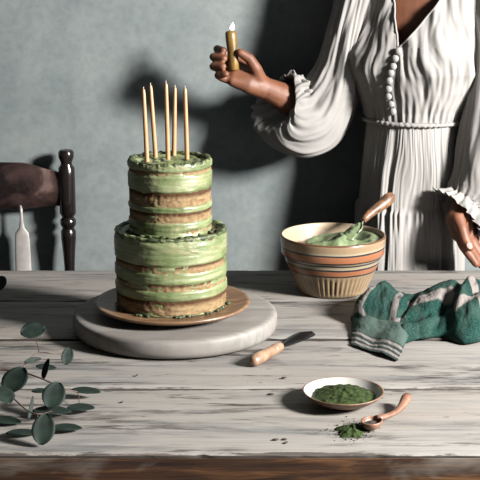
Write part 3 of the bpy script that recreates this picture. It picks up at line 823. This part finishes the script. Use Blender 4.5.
# torso
TS = [(.80, .082, .068), (.90, .084, .070), (1.0, .086, .070), (1.06, .088, .068), (1.14, .115, .078), (1.22, .122, .080), (1.29, .130, .074), (1.34, .130, .062), (1.375, .085, .05), (1.40, .05, .045)]
rows = [[bodypt(2 * PI * k / 40, rx, ry, z) for k in range(40)] for z, rx, ry in TS]
skin.grid(rows, closed=True); nbase = len(skin.v)
skin.f.append(tuple(nbase - len(TS) * 40 + k for k in range(40))); skin.f.append(tuple(nbase - 40 + k for k in range(40)))
chain([bodypt(0, 0, 0, 1.36), bodypt(0, 0, .012, 1.47)], [.052, .047])
hc = bodypt(0, .0, .03, 1.56)
skin.ball(hc, (.072, .088, .108), 32, 22, Matrix.Rotation(YAW, 3, 'Z'))
def hp_(x, y, z): p = TF @ Vector((x, y, 0)); return Vector((hc.x + p.x, hc.y + p.y, hc.z + z))
skin.ball(hp_(0, -.045, -.065), (.045, .042, .045), 20, 14); skin.ball(hp_(0, -.085, -.012), (.010, .010, .022), 12, 8)
skin.ball(hp_(0, -.093, -.025), (.014, .012, .010), 12, 8)
for s_ in (-1, 1):
    skin.ball(hp_(s_ * .073, .005, -.005), (.009, .016, .028), 12, 8)
    chain([hp_(s_ * .05, -.078, .026), hp_(s_ * .018, -.086, .024)], [.005, .006])
# legs
for s_ in (-1, 1):
    a_ = bodypt(0, 0, 0, 0); ex = TF @ Vector((s_ * .042, 0, 0)); fw = TF @ Vector((0, -1, 0))
    b0 = Vector((PXc + ex.x, PYc + ex.y, 0))
    chain([b0 + Vector((0, 0, .84)), b0 + Vector((0, 0, .47)), b0 + Vector((0, 0, .30)), b0 + Vector((0, 0, .085))], [.048, .042, .040, .030])
    chain([b0 + Vector((0, 0, .045)), b0 + fw * .07 + Vector((0, 0, .032)), b0 + fw * .10 + Vector((0, 0, .024))], [.036, .034, .024])
# the raised arm (the person's right)
DY = .165
shR = P(366, -28, 2.75); elR = P(328, 118, 2.765); wrR = P(264, 88, 2.56 + DY)
chain([shR, shR.lerp(elR, .5), elR, elR.lerp(wrR, .35), elR.lerp(wrR, .75), wrR], [.038, .036, .034, .035, .029, .0235])
HY = 2.54
def chain2(pl, rad): chain([P(x, y, Y) for x, y, Y in pl], rad)
def chainR(pl, rad): chain2([(x, y, Y + DY) for x, y, Y in pl], rad)
# palm
chainR([(264, 88, 2.56), (251, 80, 2.548), (238, 72, 2.552)], [.0235, .021, .013])
chainR([(262, 89, 2.555), (248, 85, 2.540), (233, 81, 2.535)], [.021, .018, .0125])
chainR([(262, 84, 2.560), (250, 73, 2.560), (240, 65, 2.566)], [.020, .016, .0115])
chainR([(258, 86, 2.55), (246, 80, 2.545), (235, 76, 2.545)], [.020, .018, .013])
# fingers: index, middle, ring, little, curled round the candle from the left
chainR([(240, 64, 2.568), (226, 53.5, 2.576), (217, 49, 2.560), (223.5, 50.5, 2.538)], [.0112, .0096, .0086, .0074])
chainR([(238, 69, 2.560), (222, 61, 2.566), (213.5, 57, 2.545), (224, 58.5, 2.526)], [.0112, .0100, .0092, .0078])
chainR([(236, 75, 2.550), (221, 69, 2.553), (213.5, 66.5, 2.533), (223, 66.5, 2.516)], [.0110, .0098, .0090, .0076])
chainR([(234, 81, 2.540), (223, 78, 2.537), (218, 75.5, 2.522), (226, 74, 2.508)], [.0104, .0090, .0082, .0070])
# thumb
chainR([(259, 80, 2.55), (256, 69, 2.535), (249.5, 58.5, 2.528), (240, 52.5, 2.524)], [.0175, .0128, .0108, .0088])
# the lowered arm (the person's left)
shL = P(494, -28, 2.705); elL = P(516, 150, 2.69); wrL = P(463, 206, 2.61)
chain([shL, shL.lerp(elL, .5), elL, elL.lerp(wrL, .35), elL.lerp(wrL, .75), wrL], [.038, .036, .033, .034, .028, .0225])
chain2([(462, 207, 2.608), (457, 219, 2.592), (460, 234, 2.585)], [.0225, .0235, .018])
chain2([(461, 212, 2.605), (463, 224, 2.600), (468, 236, 2.598)], [.0200, .021, .016])
FL = [([(458, 233, 2.580), (463, 246, 2.568), (471, 257, 2.562), (476, 264, 2.556)], .0098), ([(463, 235, 2.588), (470, 249, 2.578), (478, 260, 2.570), (482, 266, 2.562)], .0100),
      ([(468, 236, 2.598), (477, 249, 2.590), (485, 260, 2.582), (489, 264, 2.574)], .0096), ([(472, 234, 2.606), (482, 245, 2.602), (489, 255, 2.596), (493, 263, 2.592)], .0086)]
for pl, r_ in FL: chain2(pl, [r_ * 1.12, r_, r_ * .92, r_ * .78])
chain2([(458, 218, 2.580), (462, 229, 2.562), (465, 239, 2.552), (470, 247.5, 2.546)], [.0150, .0118, .0104, .0086])
body = skin.build('body', M['skin'], person, origin=(PXc, PYc, 0))
rm = body.modifiers.new('remesh', 'REMESH'); rm.mode = 'VOXEL'; rm.voxel_size = .0028; rm.use_smooth_shade = True
s_ = body.modifiers.new('smooth', 'SMOOTH'); s_.factor = .5; s_.iterations = 4
def nail(px, py, Y, w_, h_, ang, nrm=(0, -1, .25)):
    c_ = P(px, py, Y); n_ = Vector(nrm).normalized(); q = n_.to_track_quat('Z', 'Y').to_matrix() @ Matrix.Rotation(R(ang), 3, 'Z')
    MB().ball(c_, (w_, h_, .0018), 16, 8, q).build('nail', M['nail'], person, origin=c_)
nail(469.3, 246, 2.5385, .0055, .0075, 35)
# head details
for s_ in (-1, 1):
    MB().ball(hp_(s_ * .030, -.0665, .008), (.0135, .0125, .0088), 16, 10).build('eye', M['eye'], person)
    MB().ball(hp_(s_ * .030, -.0775, .008), (.0056, .003, .0056), 12, 8, TF).build('iris', M['hair'], person)
for s_ in (-1, 1):
    MB().tube([hp_(s_ * .046, -.074, .028), hp_(s_ * .032, -.083, .033), hp_(s_ * .016, -.087, .029)], [.0015, .003, .002], 8).build('eyebrow', M['hair'], person)
mb = MB(); mb.tube([hp_(-.024, -.084, -.052), hp_(-.01, -.090, -.049), hp_(0, -.0915, -.051), hp_(.01, -.090, -.049), hp_(.024, -.084, -.052)], [.002, .006, .0065, .006, .002], 10); mb.build('lips', M['lip'], person)
mb = MB(); rows = []
for i in range(26):
    th = i / 25; row = []
    for k in range(60):
        a = 2 * PI * k / 60; fr_ = max(0, math.cos(a)); lim = lerp(2.3, 1.02, sstep(.2, .8, fr_)); ph = th * lim
        rr = 1.1 + .02 * math.sin(a * 30)
        row.append(hp_(.074 * rr * math.sin(ph) * math.sin(a), .012 - .09 * rr * math.sin(ph) * math.cos(a), .108 * rr * math.cos(ph)))
    rows.append(row)
mb.grid(rows, closed=True); mb.ball(hp_(0, .10, .03), .05, 20, 14); mb.build('hair', M['hair'], person)

# dress -------------------------------------------------------------
DS = [(1.035, .1025, .0910), (1.06, .109, .095), (1.10, .129, .108), (1.14, .141, .118), (1.18, .143, .121), (1.22, .142, .115), (1.26, .143, .104), (1.30, .147, .092), (1.34, .142, .076), (1.37, .118, .062), (1.385, .095, .056)]
ZW, ZV, ZTOP = DS[0][0], P(399, 46, 2.64).z, DS[-1][0]
def sec(z):
    for (z0, a0, b0), (z1, a1, b1) in zip(DS, DS[1:]):
        if z <= z1: t = clamp((z - z0) / (z1 - z0)); return lerp(a0, a1, t), lerp(b0, b1, t)
    return DS[-1][1:]
CL = [(ZW, -.06), (1.10, -.04), (ZV, .005), (ZTOP, .005)]      # angle of the button line
def cl(z): return interp(CL, z)
def opening(z):
    t = clamp((z - ZV) / (ZTOP - ZV)); l = -.01 - .30 * t ** 1.1; r_ = .01 + .90 * t ** .8
    return l, r_
def bod(a, z):
    rx, ry = sec(z); t = (z - ZW) / (ZTOP - ZW)
    r_ = 0
    # bust
    for sgn in (-1, 1): r_ += .020 * math.exp(-((a - .02 - sgn * .62) / .42) ** 2 - ((z - 1.165) / .05) ** 2)
    # gathers from the waist, fading upward, and soft folds falling from the shoulders
    g = math.sin(a * 46 + 1.5 * nz(a * 3, z * 4)) * (.6 + .5 * nz(a * 9, z * 3, 4))
    r_ += .0030 * g * (1 - sstep(.05, .30, t)) * (.3 + .7 * sstep(0, .03, t))
    sl = a + (z - 1.1) * (1.6 if a > cl(z) else -.9)
    f2 = fbm(sl * 5.2 + .5 * nz(a * 3, z * 14), z * 6.0, 3 if a > 0 else 8, 3); r_ += .0080 * (abs(f2) ** .9 * (1 if f2 > 0 else -1)) * sstep(.03, .3, t)
    f3 = nz(sl * 16, z * 16, 11); r_ += .0018 * f3
    da = abs(a - cl(z))
    r_ -= .004 * math.exp(-(da / .10) ** 2) * (z < ZV + .03)
    if abs(a) > PI / 2: ry *= 1 - .22 * min(1, (abs(a) - PI / 2) * 1.2)
    return bodypt(a, rx + r_, ry + r_, z)
nu, nv = 420, 130; rows = []
for j in range(nv + 1):
    z = lerp(ZW, ZTOP, j / nv); row = []
    if z > ZV: lo, hi = opening(z)
    else: lo, hi = -.0001, .0001
    c0 = cl(z)
    for i in range(nu + 1):
        a = lerp(c0 + hi, c0 + lo + 2 * PI, i / nu)
        if a > PI: a -= 2 * PI
        p = bod(a, z)
        row.append(p)
    rows.append(row)
dress = MB().grid(rows).build('dress', M['linen'], person, solid=.0015, origin=(PXc, PYc, ZW))
dress['label'] = 'off-white crinkled cotton dress with a V neck'
# neckline band
for side in (0, 1):
    pts = []
    for k in range(30):
        z = lerp(ZV - .002, ZTOP, k / 29); lo, hi = opening(max(z, ZV)); a = cl(z) + (lo if side == 0 else hi)
        if a > PI: a -= 2 * PI
        pts.append(bod(a, z))
    MB().tube(pts, .0022, 8).build('neckline_hem', M['linen'], dress, origin=pts[0])
# skirt
ZH = .10; ZS = P(395, 216, 2.62).z
def skirt(a, z):
    t = max(0, (ZW - z) / (ZW - ZH)); rx = .0985 + .006 * t ** .6 + .030 * t; ry = .089 + .008 * t ** .5 + .03 * t
    ph = 2.2 * fbm(a * 1.4, z * .8, 5, 2)
    amp = .0028 + .0075 * sstep(0, .25, t)
    g = math.sin(a * 13 + ph * 2.4)
    g2 = math.sin(a * 24 + ph * 3 + 2)
    r_ = amp * (.62 * g + .32 * g2) * (.7 + .6 * nz(a * 5, z * 1.5, 2)) + .002 * nz(a * 30, z * 12, 3)
    if z < ZS: r_ += .004 + .0025 * math.sin(a * 70 + 3 * nz(a * 4, 1)) * (1 - sstep(0, .06, ZS - z))
    r_ = min(r_, .02)
    fr_ = max(0, math.cos(a)); 
    k = lerp(1, .82, sstep(0, .12, t)); y2 = lerp(YAW, R(-4), sstep(0, .22, t)); a2 = a - (y2 - YAW); sx, cx_ = math.sin(a2), math.cos(a2)
    q = Matrix.Rotation(y2, 3, 'Z') @ Vector(((rx + r_) * math.copysign(abs(sx) ** k, sx), -(ry + r_) * math.copysign(abs(cx_) ** k, cx_), 0))
    p = Vector((PXc + q.x, PYc + q.y, z))
    p.y = min(p.y, WALL - .03)
    return p
rows = []
for j in range(131):
    z = lerp(ZW + .004, ZH, (j / 130) ** 1.0); rows.append([skirt(2 * PI * i / 560, z) for i in range(560)])
MB().grid(rows, closed=True).build('skirt', M['linen'], dress, origin=(PXc, PYc, ZW))['label'] = 'gathered long skirt with a tier seam'
pts = []
for i in range(161):
    a = 2 * PI * i / 160; rx, ry = sec(ZW); q = .002 * math.sin(a * 46); pts.append(bodypt(a, rx + .003 + q * .3, ry + .003 + q * .3, ZW + .001 + .001 * math.sin(a * 60)))
MB().tube(pts, [.0045 + .0010 * math.sin(i * 2.1) for i in range(161)], 10, caps=False).build('waistband', M['linen'], dress, origin=pts[0])
# buttons
bt = [(398.5, 51), (395.5, 58.5), (393.5, 66.5), (391, 73), (389.7, 81), (389, 89.5), (389, 97), (391.3, 104.5), (393.5, 112)]
for (x, y) in bt:
    z = P(x, y, 2.62).z
    for _ in range(3):
        rx, ry = sec(z); yy = bodypt(cl(z), rx + .003, ry + .003, z).y; z = P(x, y, yy).z
    a_ = -.5; best = min((abs(bod(a2, z).x - P(x, y, bod(a2, z).y).x), a2) for a2 in [k * .01 - .9 for k in range(150)])
    c_ = bod(best[1], z); c_ = c_ + (c_ - Vector((PXc, PYc, z))).normalized() * .003
    qd = (c_ - Vector((PXc, PYc, z))).normalized().to_track_quat('Z', 'Y').to_matrix()
    MB().ball(c_, (.0080, .0080, .0054), 16, 10, qd).build('button', M['button'], dress, origin=c_)

# sleeves: sections given as (px, py, Y, direction angle of the section's axis in the picture, r across, r depth)
def sleeve(secs, nring, wr, seed, name='sleeve', gather=None, nth=150, skew=0):
    S = spline(secs, nring); rows = []
    for i, (px, py, Y, ang, ra, rb) in enumerate(S):
        c_ = P(px, py, Y); t = i / (nring - 1)
        up = Vector((math.cos(R(PITCH)) * 0 + 0, 0, 1)); ri = Vector((1, 0, 0))
        acr = ri * math.cos(R(ang)) + up * math.sin(R(ang)); dep = Vector((-skew * sstep(.60, .80, i / (nring - 1)), 1, 0))
        row = []
        for k in range(nth):
            a = 2 * PI * k / nth
            n1 = fbm(math.cos(a) * 1.7 + seed, math.sin(a) * 1.7, t * 3.6, 4)
            n2 = nz(math.cos(a) * 4 + seed, math.sin(a) * 4, t * 4)
            f = wr * (n1 * .9 + .5 * (abs(n2) * 2 - .5))
            g = gather(t) if gather else 0
            f += g * (math.sin(a * 15 + 3 * nz(a * 2, t * 3, seed)) * .7 + .3 * math.sin(a * 29 + 1))
            row.append(c_ + acr * math.cos(a) * (ra + f) + dep * math.sin(a) * (rb + f))
        rows.append(row)
    return MB().grid(rows, closed=True).build(name, M['linen'], dress, solid=.0014, origin=P(*secs[0][:3]))
ps = 1 / 478.
def ends(lst):                # (edge a, edge b, Y, depth radius) -> centre, direction and radius
    out = []
    for (x0, y0), (x1, y1), Y, rb in lst:
        out.append(((x0 + x1) / 2, (y0 + y1) / 2, Y, math.degrees(math.atan2(-(y1 - y0), x1 - x0)), math.hypot(x1 - x0, y1 - y0) / 2 * ps, rb))
    return out
SR = ends([((366, -66), (372, -68), 2.742, .006), ((356, -62), (384, -68), 2.743, .034), ((344, -52), (392, -62), 2.745, .052), ((339, -28), (384, -30), 2.745, .058), ((334, 2), (374, 2), 2.742, .055), ((327, 32), (364, 38), 2.738, .052), ((319, 58), (359, 76), 2.75, .052),
       ((309, 72), (354, 112), 2.755, .056), ((302, 77), (337, 146), 2.757, .060), ((297, 77), (309, 158), 2.750, .062), ((291, 75), (279, 151), 2.745, .058), ((293, 75), (261, 134), 2.742, .047),
       ((294, 75), (268, 126), 2.741, .038), ((294, 75), (282, 121), 2.740, .033), ((296, 76), (289, 116), 2.742, .031), ((300, 79), (296, 113), 2.750, .030)])
for i_ in range(1, len(SR)):
    while SR[i_][3] - SR[i_ - 1][3] > 180: SR[i_] = SR[i_][:3] + (SR[i_][3] - 360,) + SR[i_][4:]
sl = sleeve(SR, 170, .0100, 2.0, skew=1.1, gather=lambda t: .0062 * sstep(.45, .85, t) * (1 - .6 * sstep(.93, 1, t)))
SLf = ends([((476, -66), (482, -68), 2.72, .006), ((468, -62), (496, -68), 2.71, .034), ((462, -48), (505, -62), 2.70, .052), ((466, -20), (526, -22), 2.69, .058), ((470, 10), (536, 20), 2.68, .060), ((474, 50), (542, 60), 2.675, .062), ((468, 95), (545, 110), 2.665, .066), ((460, 138), (535, 168), 2.65, .066),
        ((455, 170), (515, 208), 2.635, .056), ((452, 184), (489, 219), 2.622, .036), ((451, 188), (482, 218), 2.616, .031), ((446, 189), (482, 226), 2.608, .038), ((440, 190), (479, 237), 2.602, .042)])
sleeve(SLf, 150, .008, 6.0, skew=.5, gather=lambda t: .0040 * sstep(.70, .85, t) + .004 * sstep(.92, 1, t))

# ------------------------------------------------------------------ held candle
c0 = P(234.2, 70, 2.537 + DY); c1 = P(230.6, 31, 2.537 + DY)
hc_ = thing('held_candle', c0, 'short ochre beeswax candle with a flame, held up in the raised hand', 'candle')
d = c1 - c0; pts = [c0 + d * q for q in (0, .02, .2, .5, .8, .96, 1.0)]
MB().tube(pts, [.0090, .0102, .0112, .0108, .0120, .0116, .0092], 26).build('wax', M['gold_wax'], hc_, origin=c0)
MB().tube([c1 - d * .01, c1 + d * .06, c1 + d * .10], .0010, 8).build('wick', M['char'], hc_, origin=c1)
fm = bpy.data.materials.new('flame'); fm.use_nodes = True; nt = fm.node_tree; nt.nodes.clear()
e = nt.nodes.new('ShaderNodeEmission'); e.inputs[0].default_value = (1, .9, .72, 1); e.inputs[1].default_value = 6
ou = nt.nodes.new('ShaderNodeOutputMaterial'); nt.links.new(e.outputs[0], ou.inputs[0])
fb = P(231.6, 30.5, 2.537 + DY)
MB().lathe([(0, 0), (.0030, .001), (.0048, .004), (.0045, .008), (.0026, .012), (.0010, .0155), (0, .0175)], fb, 16, m=Matrix.Rotation(R(12), 3, 'Y')).build('flame', fm, hc_, origin=fb)
